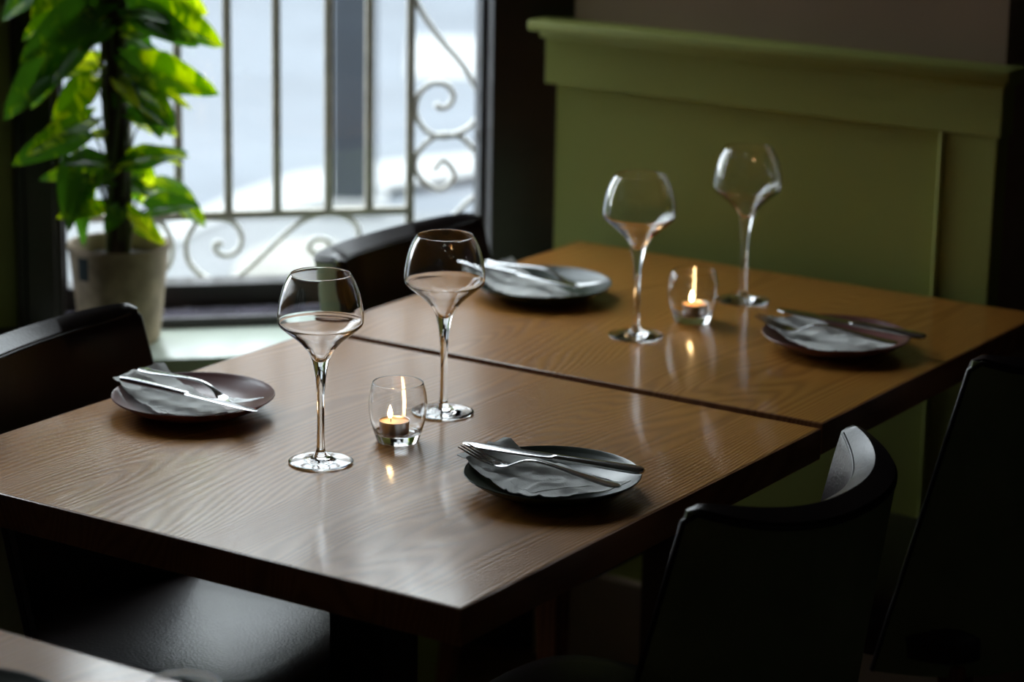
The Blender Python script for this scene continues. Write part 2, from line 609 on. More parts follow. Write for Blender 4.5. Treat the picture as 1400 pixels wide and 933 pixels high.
# raised stiles and the wide frieze under the shelf
bm = bmesh.new()
box(bm, -0.905, -0.100, 1.554, 1.60, 1.000, 1.088, 0.002)
struct(finish('trim_4', bm, 'sage'))
for nm, x0, x1 in (('trim_5', -0.196, -0.1065), ('trim_6', -0.8925, -0.80)):
    bm = bmesh.new()
    box(bm, x0, x1, 1.558, 1.58, 0.17, 1.0, 0.0015)
    if nm == 'trim_5':
        struct(finish(nm, bm, 'sage'))
    else:
        bm.free()
bm = bmesh.new()
tube(bm, [(-0.194, 1.556, 0.172 + i * 0.069) for i in range(13)], 0.0045, 10)
struct(finish('trim_12', bm, 'sage', smooth=60))             # half-round bead on the panel joint
bm = bmesh.new()
box(bm, -0.925, -0.082, 1.528, 1.62, 1.088, 1.106, 0.004)
box(bm, -0.912, -0.094, 1.545, 1.61, 1.076, 1.089, 0.003)
struct(finish('trim_7', bm, 'sage', smooth=40))              # shelf cap
bm = bmesh.new()
box(bm, -0.905, -0.10, 1.552, 1.59, 0.0, 0.17, 0.004)
struct(finish('baseboard_end', bm, 'pink'))

# ---- dark corner post between the window and the end wall
bm = bmesh.new()
a = W(0.382, 1.79, 0)
prism(bm, [a[:2], (-0.870, 1.600), (-0.870, 2.02), W(0.382, 1.90, 0)[:2]], -0.06, 2.7, 0.004)
struct(finish('trim_2', bm, 'dark_wood'))
# ---- post on the left side of the window
bm = bmesh.new()
wbox(bm, -0.402, -0.326, 1.775, 1.90, 0.60, 2.32, 0.004)
wbox(bm, -0.388, -0.340, 1.765, 1.78, 0.60, 2.32, 0.003)
struct(finish('trim_1', bm, 'dark_wood'))

# ---- window wall: apron under the sill, header above
bm = bmesh.new()
wbox(bm, -0.355, 0.30, 1.605, 1.96, -0.06, 0.575)
struct(finish('wall_window', bm, 'sage'))
bm = bmesh.new()
wbox(bm, -1.24, -0.355, 1.600, 1.96, -0.06, 0.575)
struct(finish('trim_10', bm, 'dark_wood'))
bm = bmesh.new()
wbox(bm, -1.24, 0.385, 1.80, 1.96, 2.30, 2.72)
struct(finish('wall_header', bm, 'dark_wood'))
bm = bmesh.new()
wbox(bm, -0.36, 0.30, 1.568, 1.80, 0.575, 0.600, 0.004)
struct(finish('trim_8', bm, 'sage_lit', smooth=40))             # ledge, its paleness is daylight put into the paint
bm = bmesh.new()
wbox(bm, -1.24, -0.361, 1.575, 1.80, 0.575, 0.600, 0.004)
struct(finish('trim_11', bm, 'dark_wood', smooth=40))
bm = bmesh.new()
wbox(bm, 0.30, 0.40, 1.79, 1.96, -0.06, 0.60)
struct(finish('trim_9', bm, 'dark_wood'))


def window(nm, s0, s1):
    root = bpy.data.objects.new(nm, None)
    COL.objects.link(root)
    root['kind'] = 'structure'
    bm = bmesh.new()
    wbox(bm, s0, s1, 1.845, 1.90, 0.600, 0.652, 0.003)
    wbox(bm, s0, s1, 1.845, 1.90, 2.255, 2.30, 0.003)
    wbox(bm, s0, s0 + 0.008, 1.845, 1.90, 0.652, 2.255)
    wbox(bm, s1 - 0.010, s1, 1.845, 1.90, 0.652, 2.255)
    finish('window_frame', bm, 'dark_wood', root)
    bm = bmesh.new()
    wbox(bm, s0, s1, 1.768, 1.846, 0.598, 0.616, 0.003)
    finish('window_sill', bm, 'sill', root)
    bm = bmesh.new()
    wbox(bm, s0, s1, 1.758, 1.768, 0.592, 0.6165, 0.002)
    finish('sill_nosing', bm, 'dark_wood', root)
    bm = bmesh.new()
    wbox(bm, s0 + 0.006, s1 - 0.006, K_GLASS, K_GLASS + 0.001, 0.65, 2.258)
    # one sheet of glass: keep only its inner face
    finish('pane', bm, 'pane', root)
    return root


window('window_1', -0.326, 0.384)
bm = bmesh.new()
wbox(bm, -0.60, -0.400, 1.805, 1.96, 0.575, 2.32)
struct(finish('wall_corner', bm, 'sage'))
window('window_added', -1.10, -0.60)  # unseen window, added to let more daylight into the room

# ================================================================== STREET
bm = bmesh.new()
KR = 2.62 * 1.0
prism(bm, [(-2.21, -9), (-13.5, -9), W(-14, 5.45, 0)[:2], W(14, 5.45, 0)[:2], W(14, 1.98, 0)[:2], (-2.21, 0.60)], -0.16, -0.02)
pav = struct(finish('ground_pavement', bm, 'paving'))
bm = bmesh.new()
prism(bm, [W(-60, 5.3, 0)[:2], W(60, 5.3, 0)[:2], W(60, 90, 0)[:2], W(-60, 90, 0)[:2]], -0.26, -0.045)
road = struct(finish('ground_road', bm, 'asphalt'))


# terrace across the street (seen only in reflections on the table tops)
bm = bmesh.new()
fc, fr_, fn = Vector((-10.4, 15.4, 0)), Vector((0.847, 0.532, 0)), Vector((0.532, -0.847, 0))


def facade(u0, u1, d0, d1, z0, z1):
    P = lambda u, d, z: fc + fr_ * u - fn * d + Vector((0, 0, z))
    hexa(bm, [P(u0, d0, z0), P(u1, d0, z0), P(u1, d1, z0), P(u0, d1, z0), P(u0, d0, z1), P(u1, d0, z1), P(u1, d1, z1), P(u0, d1, z1)])


facade(-10, 12, 0, 6, -0.05, 7.6)
for fz in (3.2, 7.4):
    facade(-10.1, 12.1, -0.12, 0.0, fz, fz + 0.25)
struct(finish('wall_street', bm, 'facade'))


def ribbon(pts_a, pts_b, z):
    bm = bmesh.new()
    A = [bm.verts.new((x, y, z)) for x, y in pts_a]
    B = [bm.verts.new((x, y, z)) for x, y in pts_b]
    A2 = [bm.verts.new((x, y, z - 0.012)) for x, y in pts_a]
    B2 = [bm.verts.new((x, y, z - 0.012)) for x, y in pts_b]
    for i in range(len(A) - 1):
        bm.faces.new((A[i], A[i + 1], B[i + 1], B[i]))
        bm.faces.new((B2[i], B2[i + 1], A2[i + 1], A2[i]))
        bm.faces.new((A[i + 1], A[i], A2[i], A2[i + 1]))
        bm.faces.new((B[i], B[i + 1], B2[i + 1], B2[i]))
    bm.faces.new((A[0], B[0], B2[0], A2[0]))
    bm.faces.new((A[-1], A2[-1], B2[-1], B[-1]))
    return bm


bm = ribbon([(-3.62, 3.62), (-3.74, 4.00), (-3.8255, 4.3244), (-3.88, 4.70), (-3.7986, 4.9847), (-3.6176, 5.3929), (-3.3, 5.9)],
            [(-3.50, 3.55), (-3.60, 3.93), (-3.62, 4.10), (-3.5075, 4.3619), (-3.535, 4.62), (-3.4163, 5.0957), (-3.05, 5.6)], -0.008)
tag(finish('road_marking', bm, 'white_paint'), 'broad curved white line painted on the ground outside the window', 'road marking')
bm = bmesh.new()
ribbon_pts = [(-5.6, 7.2), (-3.9, 8.9), (-4.6, 7.2 - 0.4)]
bm = ribbon([(-5.50, 7.61), (-3.94, 8.64), (-2.3, 9.7)], [(-4.85, 6.68), (-3.29, 7.71), (-1.6, 8.8)], -0.036)
tag(finish('road_marking', bm, 'white_paint'), 'far white band painted across the grey road beyond the scrolled grille', 'road marking')

t = empty('street_post', 'dark blue square steel post on a white block foot out on the street', 'post', (-3.415, 4.405, -0.006))
bm = bmesh.new()
box(bm, -0.066, 0.066, -0.066, 0.066, 0.03, 3.2, 0.006)
finish('shaft', bm, 'post_blue', t, rot=(0, 0, math.radians(33)))
bm = bmesh.new()
box(bm, -0.10, 0.10, -0.10, 0.10, 0.0, 0.03, 0.006)
finish('foot', bm, 'white_paint', t, rot=(0, 0, math.radians(33)))

bm = bmesh.new()
prof = catmull([(0.20, 0, 0.0), (0.19, 0, 0.05), (0.14, 0, 0.095), (0.06, 0, 0.12), (0.0, 0, 0.124)], 5)
lathe(bm, [(max(p.x, 0), p.z) for p in prof], 32)
for v in bm.verts:
    v.co *= 1 + 0.05 * noise.noise(v.co * 9)
tag(finish('stone', bm, 'stone', loc=(-2.93, 3.53, -0.022), smooth=60), 'low rounded pale stone lying on the pavement below the grille', 'stone')

# ---- wrought iron grille outside the glass
KG = 1.95
gr = empty('window_grille', 'taupe wrought iron grille with upright bars and scrolls outside the window', 'grille', (0, 0, 0))


def bar(s, z0, z1, w=0.0062):
    bm = bmesh.new()
    wbox(bm, s - w, s + w, KG - w, KG + w, z0, z1, 0.001)
    finish('bar', bm, 'iron', gr)


for s in (-0.293, -0.209, -0.1247, -0.0411, 0.0418, 0.1304, 0.2007):
    bar(s, 0.748, 2.30, 0.0072)
bar(0.2715, 0.61, 2.30, 0.0070)
bm = bmesh.new()
wbox(bm, -0.33, 0.272, KG - 0.007, KG + 0.007, 0.741, 0.754, 0.001)
finish('rail', bm, 'iron', gr)
bm = bmesh.new()
wbox(bm, -0.33, 0.42, KG - 0.007, KG + 0.007, 0.604, 0.616, 0.001)
finish('rail', bm, 'iron', gr)
S1 = [(0.2635, 1.1661), (0.2827, 1.1041), (0.3198, 1.0477), (0.3583, 1.0032), (0.3844, 0.9611), (0.3937, 0.9331), (0.3889, 0.9077), (0.3725, 0.8889), (0.3343, 0.8744), (0.3023, 0.8839), (0.283, 0.9097), (0.2815, 0.9351), (0.2928, 0.9576), (0.3142, 0.9686), (0.3359, 0.9632), (0.3463, 0.9466), (0.3401, 0.9302), (0.3249, 0.9242), (0.3159, 0.9319)]
S2 = [(0.3132, 0.816), (0.3296, 0.8336), (0.3491, 0.8113), (0.3391, 0.7897), (0.3225, 0.7823), (0.2967, 0.7958), (0.2799, 0.8219), (0.2873, 0.8511), (0.3126, 0.8735), (0.3343, 0.8782), (0.3638, 0.8712), (0.3899, 0.8399), (0.3941, 0.8141), (0.3907, 0.7755), (0.3691, 0.7554), (0.3487, 0.7339), (0.3232, 0.7086), (0.2977, 0.6846)]
S3 = [(-0.0515, 0.6965), (-0.0623, 0.6992), (-0.0644, 0.6878), (-0.0545, 0.6784), (-0.0396, 0.6767), (-0.0243, 0.6866), (-0.0185, 0.705), (-0.0239, 0.7236), (-0.039, 0.7372), (-0.0638, 0.7428), (-0.0918, 0.7378), (-0.108, 0.7178), (-0.114, 0.6933), (-0.1088, 0.6664), (-0.091, 0.6453), (-0.0651, 0.6308), (-0.0389, 0.6325), (-0.0125, 0.649), (0.016, 0.6751), (0.0485, 0.7051), (0.0769, 0.7283), (0.1054, 0.7415), (0.1338, 0.7449), (0.1603, 0.7392), (0.1787, 0.7243), (0.1828, 0.7055), (0.1747, 0.685), (0.1542, 0.6731), (0.1297, 0.6717), (0.1052, 0.6766), (0.0963, 0.6872), (0.102, 0.6974), (0.1175, 0.7011), (0.1317, 0.6945), (0.1297, 0.6842)]


def scroll(pts, mat='iron_pale', r=0.0052):
    P = catmull([W(s, KG, z) for s, z in pts], 4)
    bm = bmesh.new()
    tube(bm, P, r, 8, ref=(-R2, R2, 0), flat=1.3)
    finish('scroll', bm, mat, gr, smooth=60)


scroll(S1); scroll(S2); scroll(S3)
scroll([(s, 2.05 - z) for s, z in S2][::1])                  # the same S repeats above
scroll([(0.272 - (s - 0.272) * 0 - 0, z) for s, z in [(0, 0.63), (0, 0.74)]])
scroll([(-0.455 - s, z) if False else (-0.24 - s * 0.9, z) for s, z in S3 if s < 0.05][::1])

# ================================================================== TABLES
D2 = 0.004            # the far table stands 4 mm higher
def make_table(loc, label, w=0.808, l=0.803):
    t = empty('restaurant_table', label, 'table', loc, 0, 'square pedestal tables in a row')
    bm = bmesh.new()
    e = 0.003
    box(bm, -w / 2 + e, w / 2 - e, -l / 2 + e, l / 2 - e, T - 0.042, T, 0.0004, 1)
    finish('table_top', bm, 'wood', t, smooth=40)
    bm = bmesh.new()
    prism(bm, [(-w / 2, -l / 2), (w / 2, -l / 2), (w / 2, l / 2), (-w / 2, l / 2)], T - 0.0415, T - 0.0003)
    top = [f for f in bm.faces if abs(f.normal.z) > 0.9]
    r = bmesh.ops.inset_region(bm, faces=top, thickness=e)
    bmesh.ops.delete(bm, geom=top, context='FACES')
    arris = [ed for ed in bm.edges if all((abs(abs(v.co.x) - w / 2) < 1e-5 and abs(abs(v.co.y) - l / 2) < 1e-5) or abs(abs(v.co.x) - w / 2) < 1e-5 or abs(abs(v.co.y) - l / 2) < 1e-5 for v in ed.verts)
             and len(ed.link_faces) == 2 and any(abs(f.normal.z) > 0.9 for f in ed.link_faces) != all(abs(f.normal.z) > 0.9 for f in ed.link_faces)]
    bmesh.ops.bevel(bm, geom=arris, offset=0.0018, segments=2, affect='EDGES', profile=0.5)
    o = finish('shaded_edge', bm, 'wood_shaded', t, smooth=40)
    o['label'] = 'edge of the table top, its shade put into a darker colour'
    bm = bmesh.new()
    box(bm, -0.040, 0.040, -0.040, 0.040, 0.03, T - 0.05, 0.003)
    finish('pedestal', bm, 'dark_wood', t)
    bm = bmesh.new()
    box(bm, -0.21, 0.21, -0.21, 0.21, T - 0.052, T - 0.042, 0.002)
    finish('mounting_plate', bm, 'dark_wood', t)
    bm = bmesh.new()
    box(bm, -0.10, 0.10, -0.10, 0.10, 0.0, 0.03, 0.006)
    finish('base_plate', bm, 'dark_wood', t)
    return t


t1 = make_table((-0.404, 0.4015, 0), 'wooden table in the foreground, glossy brown ash top, nearest whole table')
t2 = copy_tree(t1)
t2.location = (-0.406, 1.1645, 0.0)
t2.scale = (1, 0.709 / 0.803, (T + D2) / T)
t2['label'] = 'wooden table behind the seam, its end against the green panelled wall'
t3 = copy_tree(t1)
t3.location = (0.035, -0.7165, 0)
t3['label'] = 'wooden table of which only a corner strip shows at the bottom left'


# ================================================================== CHAIRS
def shell_pt(t, h, outer):
    """t in -1..1 round the back, h in 0..1 from seat to top; chair faces -x"""
    th = t * 1.31
    sgn = 1 if th >= 0 else -1
    a = 0.211 - 0.014 * h
    xc = 0.206 + 0.054 * h
    d = 0.240 - 0.080 * h
    y = a * sgn * abs(math.sin(th)) ** 0.86
    x = xc - d * (1 - abs(math.cos(th)) ** 0.95)
    z = 0.385 + (0.835 - 0.026 * (1 - t * t) - 0.385) * h
    p = Vector((x, y, z))
    if not outer:
        thick = 0.036 * (1 - abs(t) ** 3) + 0.012
        c = Vector((xc - d - 0.10, 0, z))
        q = (c - p)
        q.z = 0
        p = p + q.normalized() * thick
        p.z -= 0.004 * (1 if h > 0.98 else 0)
    return p


def make_chair(loc, rz, label):
    c = empty('dining_chair', label, 'chair', loc, rz, 'leather chairs around the tables')
    nt_, nh = 36, 12
    ts = [-1 + 2 * i / nt_ for i in range(nt_ + 1)]

    def hh(i, j):
        # rounded top corners at the two tips
        h = j / nh
        e = max(0.0, (abs(ts[i]) - 0.90) / 0.10)
        return h * (1 - 0.016 * e ** 3)

    # padded leather shell: closed body
    bm = bmesh.new()
    out = [[bm.verts.new(shell_pt(ts[i], hh(i, j), True)) for j in range(nh + 1)] for i in range(nt_ + 1)]
    inn = [[bm.verts.new(shell_pt(ts[i], hh(i, j), False)) for j in range(nh + 1)] for i in range(nt_ + 1)]
    # crown of the top edge and of the side edges
    top = []
    for i in range(nt_ + 1):
        m = (out[i][nh].co + inn[i][nh].co) / 2
        top.append(bm.verts.new(m + Vector((0, 0, 0.010 * (1 - abs(ts[i]) ** 6) + 0.002))))
    for i in range(nt_):
        for j in range(nh):
            bm.faces.new((out[i][j], out[i + 1][j], out[i + 1][j + 1], out[i][j + 1]))
            bm.faces.new((inn[i][j], inn[i][j + 1], inn[i + 1][j + 1], inn[i + 1][j]))
        bm.faces.new((out[i][nh], out[i + 1][nh], top[i + 1], top[i]))
        bm.faces.new((top[i], top[i + 1], inn[i + 1][nh], inn[i][nh]))
        bm.faces.new((out[i][0], inn[i][0], inn[i + 1][0], out[i + 1][0]))
    for i in (0, nt_):
        for j in range(nh):
            bm.faces.new((out[i][j], out[i][j + 1], inn[i][j + 1], inn[i][j]))
        bm.faces.new((out[i][nh], top[i], inn[i][nh]))
    finish('backrest', bm, 'leather', c, smooth=50)
    # green upholstered panel on the outside, standing 3 mm proud
    bm = bmesh.new()
    gr_, bk = [], []
    for i in range(0, nt_ + 1):
        colv, colb = [], []
        for j in range(nh + 1):
            h = min(hh(i, j), 0.988)
            p = shell_pt(ts[i], h, True)
            q = shell_pt(ts[i], h, False)
            d = (p - q)
            d.z = 0
            d.normalize()
            colv.append(bm.verts.new(p + d * 0.003))
            colb.append(bm.verts.new(p - d * 0.001))
        gr_.append(colv)
        bk.append(colb)
    n = len(gr_)
    for i in range(n - 1):
        for j in range(nh):
            bm.faces.new((gr_[i][j], gr_[i + 1][j], gr_[i + 1][j + 1], gr_[i][j + 1]))
            bm.faces.new((bk[i][j], bk[i][j + 1], bk[i + 1][j + 1], bk[i + 1][j]))
        bm.faces.new((gr_[i][nh], gr_[i + 1][nh], bk[i + 1][nh], bk[i][nh]))
        bm.faces.new((gr_[i][0], bk[i][0], bk[i + 1][0], gr_[i + 1][0]))
    for i in (0, n - 1):
        for j in range(nh):
            bm.faces.new((gr_[i][j], gr_[i][j + 1], bk[i][j + 1], bk[i][j]))
    o = finish('back_panel', bm, 'green_back', c, smooth=60)
    o['label'] = 'dark green outer panel of the backrest'
    # piping: round the outer edge, and the seam on the inner edge
    bm = bmesh.new()
    path = [shell_pt(ts[0], j / nh * 0.97, True) for j in range(nh)]
    path += [shell_pt(t, 0.985 if abs(t) < 0.97 else 0.955, True) for t in ts]
    path += [shell_pt(ts[-1], j / nh * 0.97, True) for j in range(nh - 1, -1, -1)]
    tube(bm, path, 0.0042, 8)
    finish('piping', bm, 'piping', c, smooth=80)
    bm = bmesh.new()
    path = [shell_pt(t * 0.95, 0.98, False) for t in ts]
    tube(bm, path, 0.0022, 6)
    finish('seam', bm, 'piping', c, smooth=80)
    # seat cushion, rounded box wider at the front
    bm = bmesh.new()
    rows = []
    NS = 40
    for (z, ins) in ((0.400, 0.010), (0.410, 0.0), (0.440, -0.002), (0.458, 0.004), (0.467, 0.018), (0.472, 0.05), (0.475, 0.11)):
        ring = []
        for i in range(NS):
            a = 2 * PI * i / NS
            ca, sa = math.cos(a), math.sin(a)
            e = 0.42
            sx = abs(ca) ** e * (1 if ca >= 0 else -1)
            sy = abs(sa) ** e * (1 if sa >= 0 else -1)
            x = -0.050 + sx * (0.222 - ins)
            wy = 0.195 + 0.02 * (0.5 - sx * 0.5)
            ring.append(bm.verts.new((x, sy * (wy - ins), z)))
        rows.append(ring)
    for A, B in zip(rows, rows[1:]):
        for i in range(NS):
            bm.faces.new((A[i], A[(i + 1) % NS], B[(i + 1) % NS], B[i]))
    bm.faces.new(rows[0][::-1])
    ctr = bm.verts.new((-0.050, 0, 0.476))
    for i in range(NS):
        bm.faces.new((rows[-1][i], rows[-1][(i + 1) % NS], ctr))
    finish('seat', bm, 'leather', c, smooth=60)
    for sx, sy in ((-1, -1), (-1, 1), (1, -1), (1, 1)):
        bm = bmesh.new()
        x, y = (-0.215 if sx < 0 else 0.125), sy * (0.165 if sx < 0 else 0.15)
        dx, dy = (-0.012 if sx < 0 else 0.06), sy * 0.015
        a, b = 0.019, 0.012
        hexa(bm, [(x + dx - b, y + dy - b, 0), (x + dx + b, y + dy - b, 0), (x + dx + b, y + dy + b, 0), (x + dx - b, y + dy + b, 0),
                  (x - a, y - a, 0.402), (x + a, y - a, 0.402), (x + a, y + a, 0.402), (x - a, y + a, 0.402)], 0.003)
        finish('leg', bm, 'leg', c)
    return c


ch = make_chair((0.0, 0.400, 0), 0, 'dark leather chair with green back, nearest at lower right, its wing tip catching light')
ch2 = copy_tree(ch); ch2.location = (-0.008, 1.145, 0)
ch2['label'] = 'dark leather chair with green back, further one at the right side by the wall'
ch3 = copy_tree(ch); ch3.location = (-0.722, 0.360, 0); ch3.rotation_euler = (0, 0, PI + 0.16)
ch3['label'] = 'black leather chair at the left side, in front of the potted plant'
ch4 = copy_tree(ch); ch4.location = (-0.705, 1.105, 0); ch4.rotation_euler = (0, 0, PI + 0.03)
ch4['label'] = 'black leather chair below the window grille, behind the two nearer wine glasses'

# ================================================================== GLASSWARE
ZT = T + 0.0002


def normals_2d(prof, flip=False):
    out = []
    for i in range(len(prof)):
        a = prof[max(0, i - 1)]
        b = prof[min(len(prof) - 1, i + 1)]
        dr, dz = b[0] - a[0], b[1] - a[1]
        l = math.hypot(dr, dz) or 1
        out.append((dz / l, -dr / l))
    return out


def make_wineglass(loc, label):
    g = empty('wine_glass', label, 'wine glass', loc, 0, 'stemmed wine glasses')
    outer = [(0.0386, 0.0014), (0.0380, 0.0024), (0.030, 0.0036), (0.020, 0.0052), (0.0105, 0.0082), (0.0062, 0.0130), (0.0050, 0.020), (0.0045, 0.034),
             (0.0043, 0.060), (0.0047, 0.083), (0.0060, 0.102), (0.0082, 0.117), (0.0112, 0.129), (0.0165, 0.139), (0.0255, 0.1495), (0.0375, 0.1595),
             (0.0475, 0.1680), (0.0505, 0.1720), (0.0513, 0.1775), (0.0506, 0.188), (0.0482, 0.202), (0.0445, 0.2150), (0.0400, 0.2255), (0.0360, 0.2318)]
    inner = [(0.0355, 0.2324), (0.0350, 0.2318), (0.0389, 0.2252), (0.0434, 0.2145), (0.0471, 0.2015), (0.0495, 0.188), (0.0501, 0.1777), (0.0494, 0.1732), (0.0465, 0.1695),
             (0.0362, 0.1613), (0.0240, 0.1520), (0.0145, 0.1425), (0.0085, 0.1335), (0.0050, 0.1285), (0.0022, 0.1265), (0.00001, 0.1262)]
    under = [(0.00001, 0.0016), (0.012, 0.0012), (0.028, 0.0004), (0.034, 0.0), (0.0372, 0.0002)]
    full = catmull([(r, 0, z) for r, z in under + outer + inner], 3)
    full = [(max(p.x, 0.00001), p.z) for p in full]
    nr = normals_2d(full)
    # split the closed profile where the stem begins and where the bowl begins
    i_foot = next(i for i, p in enumerate(full) if p[1] > 0.0165 and p[0] < 0.01)
    i_bowl = next(i for i, p in enumerate(full) if p[1] > 0.124)
    lathe_open('foot', full[:i_foot + 1], 'glass', g, 72, nr[:i_foot + 1])
    lathe_open('stem', full[i_foot:i_bowl + 1], 'glass', g, 72, nr[i_foot:i_bowl + 1])
    lathe_open('bowl', full[i_bowl:], 'glass', g, 72, nr[i_bowl:])
    return g


g1 = make_wineglass((-0.4194, 0.3135, ZT), 'empty wine glass nearest the camera, left of the front candle')
for (x, y, lab) in ((-0.4222, 0.5744, 'empty wine glass just behind and right of the front candle'),
                    (-0.4168, 1.0437, 'empty wine glass on the far table, left of the back candle'),
                    (-0.3965, 1.3210, 'empty wine glass furthest back, standing before the green wall')):
    g = copy_tree(g1)
    g.location = (x, y, ZT + (D2 if y > 0.8 else 0))
    g['label'] = lab


def make_holder(loc, label):
    out = [(0.00001, 0.0016), (0.018, 0.0012), (0.0235, 0.0), (0.0255, 0.0006), (0.0268, 0.0035), (0.0300, 0.013), (0.0335, 0.025), (0.0356, 0.037), (0.0362, 0.047),
           (0.0354, 0.058), (0.0334, 0.068), (0.0316, 0.0740)]
    inn = [(0.0309, 0.0748), (0.0302, 0.0740), (0.0320, 0.068), (0.0340, 0.058), (0.0348, 0.047), (0.0342, 0.037), (0.0322, 0.026), (0.0290, 0.0165), (0.0262, 0.0122), (0.022, 0.0108), (0.0198, 0.0106), (0.010, 0.0104), (0.00001, 0.0104)]
    full = [(max(p.x, 0.00001), p.z) for p in catmull([(r, 0, z) for r, z in out + inn], 3)]
    o = lathe_open('candle_holder', full, 'glass', None, 72, normals_2d(full))
    o.location = loc
    tag(o, label, 'candle holder', 'clear glass candle holders')
    return o


def make_tealight(loc, label, wx=-0.004, wy=-0.002):
    t = empty('tealight', label, 'candle', loc, 0, 'lit tealights')
    bm = bmesh.new()
    lathe(bm, [(0.0, 0.0), (0.0172, 0.0), (0.0182, 0.001), (0.0186, 0.0162), (0.0190, 0.0166), (0.0190, 0.0169), (0.0184, 0.0168), (0.0181, 0.0163), (0.0178, 0.0012), (0.0, 0.0010)], 40)
    finish('cup', bm, 'alu', t, smooth=50)
    bm = bmesh.new()
    lathe(bm, [(0.0, 0.0014), (0.0176, 0.0014), (0.01795, 0.0148), (0.0165, 0.0142), (0.008, 0.0138), (0.0, 0.0137)], 40)
    finish('wax', bm, 'wax', t, smooth=50)
    bm = bmesh.new()
    tube(bm, catmull([(wx, wy, 0.0128), (wx + 0.0003, wy, 0.0165), (wx - 0.0008, wy, 0.0200)], 4), 0.0006, 8)
    finish('wick', bm, 'wick', t, smooth=60)
    bm = bmesh.new()
    prof = catmull([(0.0, 0, 0.0185), (0.0020, 0, 0.0200), (0.0030, 0, 0.0235), (0.0025, 0, 0.0275), (0.0012, 0, 0.0320), (0.0, 0, 0.0355)], 4)
    lathe(bm, [(max(p.x, 0.0), p.z) for p in prof], 20, wx - 0.001, wy)
    o = finish('flame', bm, 'flame', t, smooth=80)
    return t


h1 = make_holder((-0.398, 0.441, ZT), 'clear glass candle holder at the front, between the two nearest wine glasses')
h2 = h1.copy(); COL.objects.link(h2); h2.location = (-0.3965, 1.1685, ZT + D2)
h2['label'] = 'clear glass candle holder on the far table, between the two back wine glasses'
h3 = h1.copy(); COL.objects.link(h3); h3.location = (0.022, -0.461, ZT)
h3['label'] = 'clear glass holder whose rim just shows at the bottom edge beside the corner table'
l1 = make_tealight((-0.3995, 0.436, ZT + 0.0109), 'lit tealight in an aluminium cup inside the front candle holder')
l2 = copy_tree(l1); l2.location = (-0.3915, 1.167, ZT + D2 + 0.0109)
l2['label'] = 'lit tealight glowing inside the back candle holder on the far table'

# ================================================================== PLATES, NAPKINS, CUTLERY
PR = 0.1035


def zplate(r):
    if r < 0.058:
        return 0.0062
    return 0.0062 + 0.0158 * min(1.0, (r - 0.058) / 0.0425) ** 1.6


def make_plate(loc, mat, label):
    bm = bmesh.new()
    prof = [(0.0, 0.0020), (0.050, 0.0020), (0.053, 0.0), (0.057, 0.0), (0.060, 0.0022), (0.075, 0.0060), (0.090, 0.0128), (0.1000, 0.0195), (PR, 0.0224), (0.1030, 0.0236), (0.1012, 0.0230)]
    prof += [(r, zplate(r)) for r in (0.0985, 0.095, 0.090, 0.085, 0.080, 0.075, 0.070, 0.064, 0.058, 0.045, 0.03)] + [(0.0, 0.0062)]
    lathe(bm, prof, 96)
    o = finish('plate', bm, mat, None, loc, smooth=40)
    return tag(o, label, 'plate', 'round stoneware plates')


PL = {'a': (-0.136, 0.385), 'b': (-0.681, 0.390), 'c': (-0.650, 1.162), 'd': (-0.157, 1.152), 'e': (-0.192, -0.532)}
make_plate((*PL['a'], ZT), 'plate_green', 'dark green plate at the right of the near table, napkin and cutlery on it')
make_plate((*PL['b'], ZT), 'plate_mauve', 'mauve brown plate at the left of the near table, before the left chair')
make_plate((*PL['c'], ZT + D2), 'plate_green', 'dark green plate at the left of the far table, behind a wine glass bowl')
make_plate((*PL['d'], ZT + D2), 'plate_mauve', 'dark mauve plate at the right of the far table, in the shade')
make_plate((*PL['e'], ZT), 'plate_grey', 'pale grey plate rim cut by the bottom left corner of the picture')


def cloth_z(x, y, key):
    cx, cy = PL[key]
    r = math.hypot(x - cx, y - cy)
    if r <= PR - 0.002:
        return zplate(min(r, PR - 0.002))
    return 0.0240 - (r - PR) * 0.10


